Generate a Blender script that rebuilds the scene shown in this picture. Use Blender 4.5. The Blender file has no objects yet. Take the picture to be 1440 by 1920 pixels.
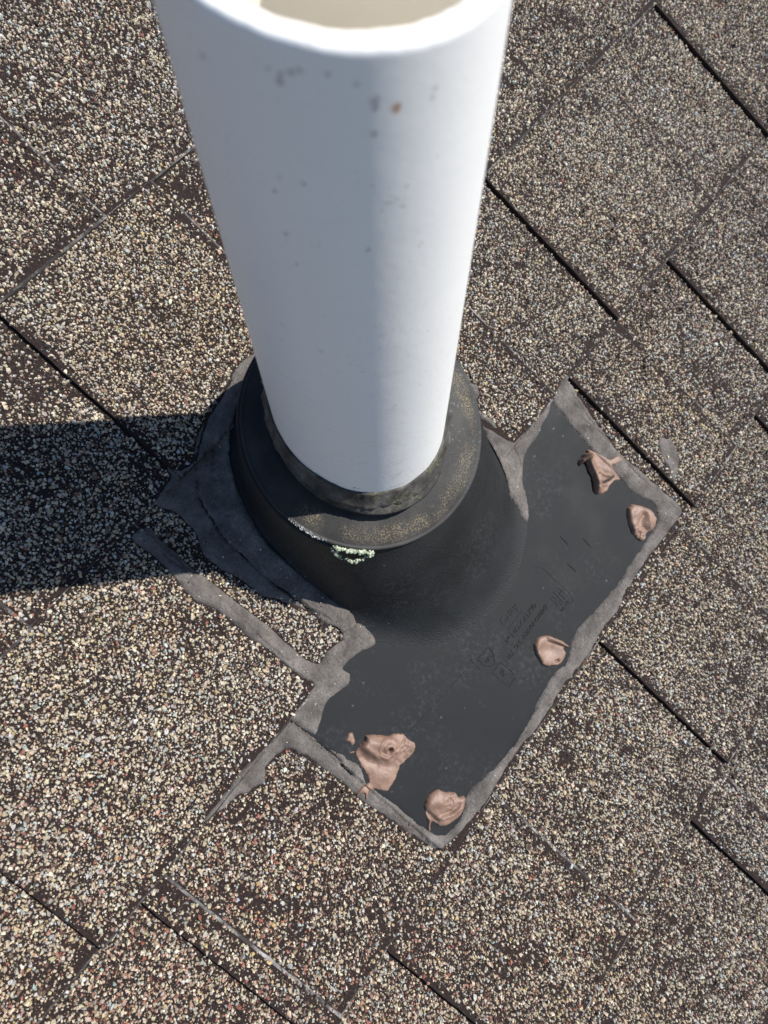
import bpy, math, random
import numpy as np
from mathutils import Vector, Matrix, noise
from mathutils.geometry import delaunay_2d_cdt

random.seed(7)
rng = np.random.default_rng(7)
scene = bpy.context.scene
R = math.radians
MM = 0.001

# ------------------------------------------------------------------ frame of the roof
# world: z up along the vent pipe, x = horizontal direction down the slope, y = along the courses
# roof coordinates in millimetres: u down the slope, v along the courses, w out of the roof
PITCH = R(23.68)
CP, SP = math.cos(PITCH), math.sin(PITCH)
TP = math.tan(PITCH)
U = Vector((CP, 0, -SP)); V = Vector((0, 1, 0)); N = Vector((SP, 0, CP))
ROOF_ROT = Matrix((U, V, N)).transposed().to_4x4()
SUN_AZ, SUN_EL = 50.5, 50.5

# ------------------------------------------------------------------ camera
cam = bpy.data.cameras.new('camera')
cam_obj = bpy.data.objects.new('camera', cam)
scene.collection.objects.link(cam_obj)
CM = Matrix(((0.78123, -0.57702, 0.23816), (0.62424, 0.72259, -0.29696), (-0.00074, 0.38066, 0.92471)))
cam_obj.matrix_world = Matrix.Translation(Vector((127.92, -140.11, 414.37)) * MM) @ CM.to_4x4()
cam.sensor_fit = 'VERTICAL'
cam.sensor_height = 36.0
cam.sensor_width = 27.0
cam.lens = 1330.0 / 1920.0 * 36.0
cam.clip_start = 0.005
cam.clip_end = 200.0
cam.dof.use_dof = True
cam.dof.focus_distance = 0.42
cam.dof.aperture_fstop = 9.5
scene.camera = cam_obj

# ------------------------------------------------------------------ sky, sun, exposure
world = bpy.data.worlds.new('World')
scene.world = world
world.use_nodes = True
wn = world.node_tree.nodes; wl = world.node_tree.links
wn.clear()
sky = wn.new('ShaderNodeTexSky'); sky.sky_type = 'NISHITA'; sky.sun_disc = False; sky.ozone_density = 3.5; sky.dust_density = 0.3
sky.sun_elevation = R(SUN_EL); sky.sun_rotation = R(90 - SUN_AZ)
bg = wn.new('ShaderNodeBackground'); bg.inputs['Strength'].default_value = 0.098
wo = wn.new('ShaderNodeOutputWorld')
wl.new(sky.outputs[0], bg.inputs['Color']); wl.new(bg.outputs[0], wo.inputs['Surface'])

sun = bpy.data.lights.new('sun', 'SUN')
sun.energy = 5.0; sun.angle = R(0.53); sun.color = (1.0, 0.965, 0.91)
sun_obj = bpy.data.objects.new('sun', sun)
scene.collection.objects.link(sun_obj)
sd = Vector((math.cos(R(SUN_AZ)) * math.cos(R(SUN_EL)), math.sin(R(SUN_AZ)) * math.cos(R(SUN_EL)), math.sin(R(SUN_EL))))
sun_obj.rotation_euler = sd.to_track_quat('Z', 'Y').to_euler()
sun_obj.location = sd * 3

vs = scene.view_settings
vs.view_transform = 'Standard'; vs.look = 'None'; vs.exposure = 0.3; vs.gamma = 1.0
vs.use_curve_mapping = False
scene.cycles.max_bounces = 6

# ------------------------------------------------------------------ helpers
COL = scene.collection

def tag(o, label=None, cat=None, group=None, kind=None):
    if label: o['label'] = label
    if cat: o['category'] = cat
    if group: o['group'] = group
    if kind: o['kind'] = kind
    return o

def place(o, anchor):
    p = U * anchor[0] + V * anchor[1] + N * anchor[2]
    o.matrix_world = Matrix.Translation(p * MM) @ ROOF_ROT

def empty(name, anchor):
    o = bpy.data.objects.new(name, None); COL.objects.link(o)
    o.empty_display_size = 0.02
    place(o, anchor)
    o['_a'] = list(anchor)
    return o

def np_mesh(name, verts, faces, smooth=False):
    """faces: int array (n,3) or list of index tuples"""
    me = bpy.data.meshes.new(name)
    verts = np.asarray(verts, dtype=np.float32)
    if isinstance(faces, np.ndarray):
        nf, k = faces.shape
        me.vertices.add(len(verts)); me.vertices.foreach_set('co', verts.ravel())
        me.loops.add(nf * k); me.loops.foreach_set('vertex_index', faces.astype(np.int32).ravel())
        me.polygons.add(nf)
        me.polygons.foreach_set('loop_start', np.arange(0, nf * k, k, dtype=np.int32))
        me.update(calc_edges=True); me.validate()
    else:
        me.from_pydata([tuple(map(float, v)) for v in verts], [], [tuple(map(int, f)) for f in faces])
        me.update()
    me.polygons.foreach_set('use_smooth', [bool(smooth)] * len(me.polygons))
    return me

def anchor_of(o):
    return Vector(o['_a'])

def make(name, uvw, faces, mats, parent=None, anchor=None, smooth=False):
    """an object whose mesh is given in roof millimetres"""
    if parent is not None:
        a = np.array(parent['_a'])
    else:
        a = np.array(anchor if anchor is not None else np.asarray(uvw).mean(0))
    me = np_mesh(name, (np.asarray(uvw, dtype=float) - a) * MM, faces, smooth)
    for m in (mats if isinstance(mats, (list, tuple)) else [mats]):
        me.materials.append(m)
    o = bpy.data.objects.new(name, me); COL.objects.link(o)
    if parent is not None:
        o.parent = parent
    else:
        place(o, a)
    o['_a'] = [float(x) for x in a]
    return o

# lattice value noise for arrays
_LAT = rng.random((257, 257))
def vnoise(x, y, s, off=0.0):
    x = np.asarray(x) / s + 100.37 + off * 17.3; y = np.asarray(y) / s + 100.71 + off * 9.1
    xi = np.floor(x).astype(int); yi = np.floor(y).astype(int)
    fx = x - xi; fy = y - yi
    fx = fx * fx * (3 - 2 * fx); fy = fy * fy * (3 - 2 * fy)
    a = _LAT[xi % 257, yi % 257]; b = _LAT[(xi + 1) % 257, yi % 257]
    c = _LAT[xi % 257, (yi + 1) % 257]; d = _LAT[(xi + 1) % 257, (yi + 1) % 257]
    return (a * (1 - fx) + b * fx) * (1 - fy) + (c * (1 - fx) + d * fx) * fy

def fbm(x, y, s, off=0.0, oct=3):
    t = 0; amp = 0.5; n = 0
    for i in range(oct):
        t = t + amp * vnoise(x, y, s / 2 ** i, off + i * 3.1); n += amp; amp *= 0.5
    return t / n

def in_poly(px, py, poly):
    px = np.asarray(px); py = np.asarray(py); inside = np.zeros(px.shape, bool)
    n = len(poly)
    for i in range(n):
        x0, y0 = poly[i]; x1, y1 = poly[(i + 1) % n]
        if y0 == y1: continue
        c = (y0 > py) != (y1 > py)
        inside ^= c & (px < (x1 - x0) * (py - y0) / (y1 - y0) + x0)
    return inside

def dist_line(px, py, pts, closed=True):
    px = np.asarray(px, float); py = np.asarray(py, float)
    best = np.full(px.shape, 1e9); n = len(pts)
    for i in range(n if closed else n - 1):
        x0, y0 = pts[i]; x1, y1 = pts[(i + 1) % n]
        dx, dy = x1 - x0, y1 - y0; L = dx * dx + dy * dy + 1e-12
        t = np.clip(((px - x0) * dx + (py - y0) * dy) / L, 0, 1)
        best = np.minimum(best, np.hypot(px - x0 - t * dx, py - y0 - t * dy))
    return best

# ------------------------------------------------------------------ materials
def new_mat(name):
    m = bpy.data.materials.new(name); m.use_nodes = True
    nt = m.node_tree; nt.nodes.clear()
    out = nt.nodes.new('ShaderNodeOutputMaterial')
    b = nt.nodes.new('ShaderNodeBsdfPrincipled')
    nt.links.new(b.outputs[0], out.inputs['Surface'])
    return m, nt, b

def node(nt, t, **kw):
    n = nt.nodes.new(t)
    for k, v in kw.items():
        if k in n.inputs: n.inputs[k].default_value = v
        else: setattr(n, k, v)
    return n

def ramp(nt, src, stops):
    r = nt.nodes.new('ShaderNodeValToRGB'); e = r.color_ramp.elements
    while len(e) < len(stops): e.new(0.5)
    for i, (p, c) in enumerate(stops):
        e[i].position = p
        e[i].color = (c, c, c, 1) if isinstance(c, (int, float)) else (c[0], c[1], c[2], 1)
    nt.links.new(src, r.inputs[0])
    return r.outputs[0]

def coords(nt):
    return nt.nodes.new('ShaderNodeTexCoord').outputs['Object']

def tex_noise(nt, co, scale, detail=4.0, rough=0.55):
    n = node(nt, 'ShaderNodeTexNoise', Scale=scale, Detail=detail, Roughness=rough)
    nt.links.new(co, n.inputs['Vector']); return n.outputs[0]

def mix(nt, fac, a, b, mode='MIX'):
    m = nt.nodes.new('ShaderNodeMix'); m.data_type = 'RGBA'; m.blend_type = mode
    for val, idx in ((fac, 0), (a, 6), (b, 7)):
        if hasattr(val, 'links') or hasattr(val, 'is_linked'): nt.links.new(val, m.inputs[idx])
        elif idx == 0: m.inputs[0].default_value = val
        else: m.inputs[idx].default_value = (val[0], val[1], val[2], 1)
    return m.outputs[2]

def bump(nt, b, heights):
    prev = None
    for h, s, d in heights:
        bn = nt.nodes.new('ShaderNodeBump'); bn.inputs['Strength'].default_value = s
        bn.inputs['Distance'].default_value = d
        nt.links.new(h, bn.inputs['Height'])
        if prev: nt.links.new(prev, bn.inputs['Normal'])
        prev = bn.outputs[0]
    nt.links.new(prev, b.inputs['Normal'])

def mathn(nt, op, a, b=None):
    m = nt.nodes.new('ShaderNodeMath'); m.operation = op
    for v, i in ((a, 0), (b, 1)):
        if v is None: continue
        if isinstance(v, (int, float)): m.inputs[i].default_value = v
        else: nt.links.new(v, m.inputs[i])
    return m.outputs[0]

# asphalt of the shingles
M_ASPH, nt, b = new_mat('asphalt')
co = coords(nt)
n1 = tex_noise(nt, co, 900, 3); n2 = tex_noise(nt, co, 40, 3)
nt.links.new(ramp(nt, n1, [(0.3, (0.012, 0.0078, 0.007)), (0.62, (0.030, 0.0198, 0.0172)), (0.85, (0.055, 0.038, 0.034))]), b.inputs['Base Color'])
b.inputs['Roughness'].default_value = 0.85
b.inputs['Specular IOR Level'].default_value = 0.2
bump(nt, b, [(n1, 0.9, 0.0008)])

M_EDGE, nt, b = new_mat('shingle_edge')
co = coords(nt)
n1 = tex_noise(nt, co, 260, 4); n2 = tex_noise(nt, co, 45, 4)
base = ramp(nt, n2, [(0.42, (0.022, 0.019, 0.019)), (0.56, (0.085, 0.079, 0.077)), (0.70, (0.42, 0.405, 0.395))])
nt.links.new(mix(nt, ramp(nt, n1, [(0.35, 0), (0.6, 1)]), (0.05, 0.045, 0.045), base), b.inputs['Base Color'])
b.inputs['Roughness'].default_value = 0.85
bump(nt, b, [(n1, 0.8, 0.0006)])

M_WORN, nt, b = new_mat('worn_edge')
co = coords(nt)
n1 = tex_noise(nt, co, 420, 4); n2 = tex_noise(nt, co, 50, 4, 0.65)
base = ramp(nt, n2, [(0.44, (0.028, 0.022, 0.020)), (0.53, (0.10, 0.092, 0.088)), (0.70, (0.33, 0.315, 0.305))])
nt.links.new(mix(nt, ramp(nt, n1, [(0.38, 1), (0.5, 0)]), base, (0.035, 0.03, 0.028)), b.inputs['Base Color'])
b.inputs['Roughness'].default_value = 0.9
bump(nt, b, [(n1, 1.0, 0.0008)])

# mineral granules: colour stored per granule
M_GRAN, nt, b = new_mat('mineral_granule')
at = nt.nodes.new('ShaderNodeAttribute'); at.attribute_name = 'granule_colour'
co = coords(nt)
g1 = tex_noise(nt, co, 2200, 2)
nt.links.new(mix(nt, 0.45, at.outputs['Color'], ramp(nt, g1, [(0.3, 0.45), (0.7, 1.0)]), 'MULTIPLY'), b.inputs['Base Color'])
b.inputs['Roughness'].default_value = 0.55
b.inputs['Specular IOR Level'].default_value = 0.4

# granule surface beyond the region where the grains are modelled
M_FAR, nt, b = new_mat('granule_surface')
co = coords(nt)
vo = node(nt, 'ShaderNodeTexVoronoi', Scale=480.0); nt.links.new(co, vo.inputs['Vector'])
sep = nt.nodes.new('ShaderNodeSeparateColor'); nt.links.new(vo.outputs['Color'], sep.inputs[0])
pal = ramp(nt, sep.outputs[0], [(0.0, (0.012, 0.009, 0.008)), (0.52, (0.03, 0.022, 0.019)), (0.58, (0.13, 0.088, 0.06)), (0.72, (0.26, 0.20, 0.13)), (0.85, (0.42, 0.35, 0.26)), (0.95, (0.36, 0.37, 0.36)), (1.0, (0.28, 0.11, 0.08))])
nt.links.new(pal, b.inputs['Base Color']); b.inputs['Roughness'].default_value = 0.7
bump(nt, b, [(mathn(nt, 'MULTIPLY', vo.outputs['Distance'], -1.0), 1.0, 0.001)])

def sealant_mat(name, base, light, dark):
    m, nt, b = new_mat(name)
    co = coords(nt)
    n1 = tex_noise(nt, co, 70, 5); n2 = tex_noise(nt, co, 650, 4, 0.65); n3 = tex_noise(nt, co, 190, 3)
    mp = nt.nodes.new('ShaderNodeMapping'); mp.inputs['Scale'].default_value = (1.0, 0.22, 1.0); nt.links.new(co, mp.inputs[0])
    n4 = tex_noise(nt, mp.outputs[0], 420, 4, 0.6)
    c = ramp(nt, n1, [(0.3, dark), (0.5, base), (0.72, light)])
    c = mix(nt, ramp(nt, n2, [(0.36, 0.35), (0.52, 0.0)]), c, (dark[0] * 0.6, dark[1] * 0.6, dark[2] * 0.6))
    vo = node(nt, 'ShaderNodeTexVoronoi', Scale=260.0); nt.links.new(co, vo.inputs['Vector'])
    c = mix(nt, ramp(nt, vo.outputs['Distance'], [(0.05, 0.55), (0.13, 0.0)]), c, (light[0] * 1.5, light[1] * 1.5, light[2] * 1.45))
    nt.links.new(c, b.inputs['Base Color'])
    b.inputs['Roughness'].default_value = 0.85
    b.inputs['Specular IOR Level'].default_value = 0.15
    c = mix(nt, ramp(nt, n4, [(0.35, 0.3), (0.5, 0.0)]), c, dark)
    nt.links.new(c, b.inputs['Base Color'])
    bump(nt, b, [(n2, 0.9, 0.0009), (n3, 0.7, 0.0012), (n4, 0.6, 0.0008)])
    return m
M_SEAL = sealant_mat('grey_sealant', (0.138, 0.123, 0.112), (0.208, 0.189, 0.174), (0.074, 0.066, 0.060))

M_CAULK, nt, b = new_mat('brown_caulk')
co = coords(nt)
n1 = tex_noise(nt, co, 110, 4); n2 = tex_noise(nt, co, 700, 3)
c = ramp(nt, n1, [(0.3, (0.145, 0.084, 0.058)), (0.5, (0.215, 0.131, 0.093)), (0.7, (0.275, 0.176, 0.130))])
c = mix(nt, ramp(nt, n2, [(0.3, 0.35), (0.45, 0.0)]), c, (0.16, 0.08, 0.055))
nt.links.new(c, b.inputs['Base Color'])
b.inputs['Roughness'].default_value = 0.55
bump(nt, b, [(n2, 0.25, 0.0004)])

# black moulded plastic of the flashing
def plastic(name, base, dust, grain, dust_amt, spec):
    m, nt, b = new_mat(name)
    co = coords(nt)
    n1 = tex_noise(nt, co, 26, 5, 0.6); n2 = tex_noise(nt, co, 320, 4, 0.7); n3 = tex_noise(nt, co, 900, 2)
    c = mix(nt, ramp(nt, n1, [(0.42, 0.0), (0.7, dust_amt)]), base, dust)
    vo = node(nt, 'ShaderNodeTexVoronoi', Scale=105.0); nt.links.new(co, vo.inputs['Vector'])
    sp = mathn(nt, 'MULTIPLY', ramp(nt, vo.outputs['Distance'], [(0.04, 1.0), (0.11, 0.0)]), ramp(nt, tex_noise(nt, co, 34, 2), [(0.48, 0.0), (0.6, 0.55)]))
    c = mix(nt, sp, c, (dust[0] * 5, dust[1] * 5, dust[2] * 5))
    sm = mathn(nt, 'MULTIPLY', ramp(nt, n2, [(0.5, 0.0), (0.75, 0.45)]), ramp(nt, tex_noise(nt, co, 18, 2), [(0.48, 0.0), (0.62, 1.0)]))
    c = mix(nt, sm, c, (dust[0] * 2.6, dust[1] * 2.6, dust[2] * 2.6))
    nt.links.new(c, b.inputs['Base Color'])
    nt.links.new(ramp(nt, n1, [(0.35, 0.58), (0.7, 0.74)]), b.inputs['Roughness'])
    b.inputs['Specular IOR Level'].default_value = spec
    if grain:
        w = node(nt, 'ShaderNodeTexVoronoi', Scale=1250.0); w.feature = 'SMOOTH_F1'
        nt.links.new(co, w.inputs['Vector'])
        bump(nt, b, [(w.outputs['Distance'], grain, 0.0007), (n3, 0.3, 0.0004)])
    else:
        bump(nt, b, [(n3, 0.12, 0.0003), (n1, 0.1, 0.001)])
    return m
M_PLATE = plastic('flashing_plastic', (0.0135, 0.0144, 0.0156), (0.026, 0.028, 0.030), 0.0, 0.55, 0.17)
M_CONE = plastic('grained_plastic', (0.0105, 0.0112, 0.0121), (0.023, 0.0245, 0.026), 0.42, 0.55, 0.36)

# rubber collar, with a band of tan grit lying on it
M_COLLAR, nt, b = new_mat('rubber_collar')
co = coords(nt)
sx = nt.nodes.new('ShaderNodeSeparateXYZ'); nt.links.new(co, sx.inputs[0])
rad = mathn(nt, 'SQRT', mathn(nt, 'ADD', mathn(nt, 'POWER', sx.outputs[0], 2.0), mathn(nt, 'POWER', sx.outputs[1], 2.0)))
band = ramp(nt, rad, [(0.0535, 0.0), (0.0600, 1.0), (0.0625, 0.7), (0.0662, 0.0)])
grit = ramp(nt, tex_noise(nt, co, 1300, 3, 0.8), [(0.5, 0.0), (0.6, 1.0)])
patch = ramp(nt, tex_noise(nt, co, 45, 4, 0.6), [(0.40, 0.0), (0.58, 1.0)])
f = mathn(nt, 'MULTIPLY', mathn(nt, 'MULTIPLY', band, grit), mathn(nt, 'MULTIPLY', patch, ramp(nt, sx.outputs[0], [(0.0, 0.0), (0.012, 1.0)])))
c = mix(nt, ramp(nt, tex_noise(nt, co, 60, 4), [(0.4, 0.0), (0.7, 1.0)]), (0.016, 0.015, 0.0147), (0.034, 0.032, 0.030))
c = mix(nt, mathn(nt, 'MULTIPLY', f, 0.95), c, (0.29, 0.225, 0.125))
wf = mathn(nt, 'MULTIPLY', ramp(nt, tex_noise(nt, co, 420, 5, 0.75), [(0.58, 0.0), (0.7, 0.8)]), ramp(nt, sx.outputs[1], [(0.0, 0.0), (0.05, 1.0)]))
c = mix(nt, wf, c, (0.26, 0.27, 0.28))
nt.links.new(c, b.inputs['Base Color']); b.inputs['Roughness'].default_value = 0.62
b.inputs['Specular IOR Level'].default_value = 0.35
bump(nt, b, [(tex_noise(nt, co, 1100, 3), 0.35, 0.0004)])

M_GASKET, nt, b = new_mat('weathered_gasket')
co = coords(nt)
n1 = tex_noise(nt, co, 90, 5); n2 = tex_noise(nt, co, 700, 3)
c = ramp(nt, n1, [(0.36, (0.024, 0.022, 0.020)), (0.54, (0.066, 0.060, 0.054)), (0.72, (0.15, 0.14, 0.125))])
sx = nt.nodes.new('ShaderNodeSeparateXYZ'); nt.links.new(co, sx.inputs[0])
alg = mathn(nt, 'MULTIPLY', ramp(nt, n2, [(0.42, 0.0), (0.58, 0.85)]), ramp(nt, tex_noise(nt, co, 55, 3), [(0.5, 0.0), (0.62, 1.0)]))
gz = mathn(nt, 'MULTIPLY', alg, mathn(nt, 'MULTIPLY', ramp(nt, sx.outputs[0], [(0.02, 0.0), (0.03, 1.0)]), ramp(nt, sx.outputs[1], [(0.0, 1.0), (0.02, 0.0)])))
c = mix(nt, gz, c, (0.22, 0.22, 0.12))
nt.links.new(c, b.inputs['Base Color']); b.inputs['Roughness'].default_value = 0.85
bump(nt, b, [(n2, 0.6, 0.0005), (n1, 0.5, 0.0012)])

# white pvc of the pipe, with mildew specks and a rust spot
PIPE_SPOTS = [  # azimuth deg, height mm, radius mm, kind
    (-37.9, 302.1, 1.54, 'k'), (-37.8, 300.3, 1.4, 'k'), (-38.5, 293.5, 1.05, 'k'), (-31.5, 299.1, 1.9, 'o'), (-18.3, 300.8, 1.05, 'k'), (-19.4, 298.5, 0.84, 'k'), (-64.5, 308.4, 0.98, 'k'), (-61.3, 309.3, 1.26, 'k'), (-59.0, 309.9, 0.84, 'k'), (-67.8, 309.4, 0.84, 'k'), (-50.9, 309.3, 0.84, 'k'), (-42.9, 306.7, 0.91, 'k'), (-69.1, 249.1, 0.63, 'o'), (-83.1, 206.4, 0.7, 'k'), (-70.0, 280.2, 0.7, 'k'), (-61.7, 279.5, 0.98, 'k'), (-72.7, 275.2, 1.05, 'k'), (-71.3, 260.2, 0.98, 'k'), (-27.0, 275.7, 0.63, 'k'), (-15.6, 281.3, 0.63, 'k'), (-32.4, 271.8, 0.84, 'k'), (-28.4, 269.8, 0.84, 'k'), (-36.0, 269.9, 0.7, 'k'), (-41.2, 257.1, 0.77, 'k'), (-19.8, 252.9, 0.49, 'k'), (-24.2, 247.1, 0.56, 'k'), (-21.0, 251.9, 0.56, 'k'), (-31.2, 235.9, 0.56, 'k'), (-25.0, 239.3, 0.42, 'k'), (-41.3, 256.1, 0.91, 'k'), (-38.8, 278.4, 0.7, 'k'), (-54.7, 94.2, 1.12, 'b'), (-52.0, 93.1, 0.7, 'b'), (-33.7, 272.1, 0.63, 'k'), (-30.4, 272.8, 0.56, 'k'), (-33.0, 237.2, 0.49, 'k'), (-29.0, 242.0, 0.49, 'k')]
M_PVC, nt, b = new_mat('white_pvc')
co = coords(nt)
n1 = tex_noise(nt, co, 9, 4)
c = ramp(nt, n1, [(0.3, (0.83, 0.825, 0.81)), (0.7, (0.87, 0.865, 0.85))])
vo = node(nt, 'ShaderNodeTexVoronoi', Scale=150.0); nt.links.new(co, vo.inputs['Vector'])
sc_ = nt.nodes.new('ShaderNodeSeparateColor'); nt.links.new(vo.outputs['Color'], sc_.inputs[0])
dsz = mathn(nt, 'SUBTRACT', vo.outputs['Distance'], mathn(nt, 'MULTIPLY', sc_.outputs[0], 0.16))
sp = mathn(nt, 'MULTIPLY', ramp(nt, dsz, [(0.0, 1.0), (0.09, 0.0)]), ramp(nt, tex_noise(nt, co, 16, 3), [(0.53, 0.0), (0.66, 0.55)]))
c = mix(nt, sp, c, (0.25, 0.245, 0.235))
vo2 = node(nt, 'ShaderNodeTexVoronoi', Scale=420.0); nt.links.new(co, vo2.inputs['Vector'])
sp2 = mathn(nt, 'MULTIPLY', ramp(nt, vo2.outputs['Distance'], [(0.07, 1.0), (0.2, 0.0)]), ramp(nt, tex_noise(nt, co, 28, 3), [(0.47, 0.0), (0.62, 0.6)]))
c = mix(nt, sp2, c, (0.36, 0.35, 0.33))
wob = nt.nodes.new('ShaderNodeVectorMath'); wob.operation = 'MULTIPLY_ADD'
nzc = node(nt, 'ShaderNodeTexNoise', Scale=450.0, Detail=2.0); nt.links.new(co, nzc.inputs['Vector'])
nt.links.new(nzc.outputs['Color'], wob.inputs[0]); wob.inputs[1].default_value = (0.0022,) * 3
nt.links.new(co, wob.inputs[2])
for az, z, r, kind in PIPE_SPOTS:
    d = nt.nodes.new('ShaderNodeVectorMath'); d.operation = 'DISTANCE'
    nt.links.new(wob.outputs[0], d.inputs[0])
    d.inputs[1].default_value = (0.04445 * math.cos(R(az)) + 0.0011, 0.04445 * math.sin(R(az)) + 0.0011, z * MM + 0.0011)
    k = ramp(nt, mathn(nt, 'DIVIDE', d.outputs['Value'], r * MM), [(0.2, 0.6 if kind == 'k' else 0.85), (1.15, 0.0)])
    c = mix(nt, k, c, {'k': (0.20, 0.19, 0.18), 'o': (0.40, 0.15, 0.015), 'b': (0.012, 0.011, 0.01)}[kind])
# faint grey scuffs low on the pipe
wv = node(nt, 'ShaderNodeTexNoise', Scale=60.0, Detail=5.0, Roughness=0.7)
mp = nt.nodes.new('ShaderNodeMapping'); mp.inputs['Scale'].default_value = (0.6, 0.6, 3.5); nt.links.new(co, mp.inputs[0])
nt.links.new(mp.outputs[0], wv.inputs['Vector'])
sz = nt.nodes.new('ShaderNodeSeparateXYZ'); nt.links.new(co, sz.inputs[0])
scf = mathn(nt, 'MULTIPLY', ramp(nt, wv.outputs[0], [(0.58, 0.0), (0.68, 0.38)]), ramp(nt, sz.outputs[2], [(0.10, 1.0), (0.2, 0.15)]))
c = mix(nt, scf, c, (0.42, 0.41, 0.40))
nt.links.new(c, b.inputs['Base Color'])
b.inputs['Roughness'].default_value = 0.42
b.inputs['Specular IOR Level'].default_value = 0.4
bump(nt, b, [(tex_noise(nt, co, 340, 4, 0.7), 0.2, 0.0005), (tex_noise(nt, co, 14, 3), 0.15, 0.004)])

M_PVC_IN, nt, b = new_mat('yellowed_pvc')
co = coords(nt)
nt.links.new(ramp(nt, tex_noise(nt, co, 25, 4), [(0.3, (0.84, 0.79, 0.69)), (0.7, (0.88, 0.84, 0.76))]), b.inputs['Base Color'])
b.inputs['Roughness'].default_value = 0.5

M_RIM, nt, b = new_mat('saw_cut_pvc')
co = coords(nt)
rn = tex_noise(nt, co, 160, 4)
nt.links.new(ramp(nt, rn, [(0.3, (0.74, 0.68, 0.57)), (0.6, (0.85, 0.82, 0.75))]), b.inputs['Base Color'])
b.inputs['Roughness'].default_value = 0.6
bump(nt, b, [(rn, 0.6, 0.0006)])

M_LICHEN, nt, b = new_mat('pale_lichen')
co = coords(nt)
nt.links.new(ramp(nt, tex_noise(nt, co, 330, 4), [(0.35, (0.20, 0.25, 0.15)), (0.5, (0.46, 0.51, 0.38)), (0.7, (0.70, 0.72, 0.57))]), b.inputs['Base Color'])
b.inputs['Roughness'].default_value = 0.9
M_CRUST, nt, b = new_mat('grey_crust')
co = coords(nt)
nt.links.new(ramp(nt, tex_noise(nt, co, 500, 4), [(0.35, (0.22, 0.22, 0.22)), (0.65, (0.55, 0.55, 0.54))]), b.inputs['Base Color'])
b.inputs['Roughness'].default_value = 0.95

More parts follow.
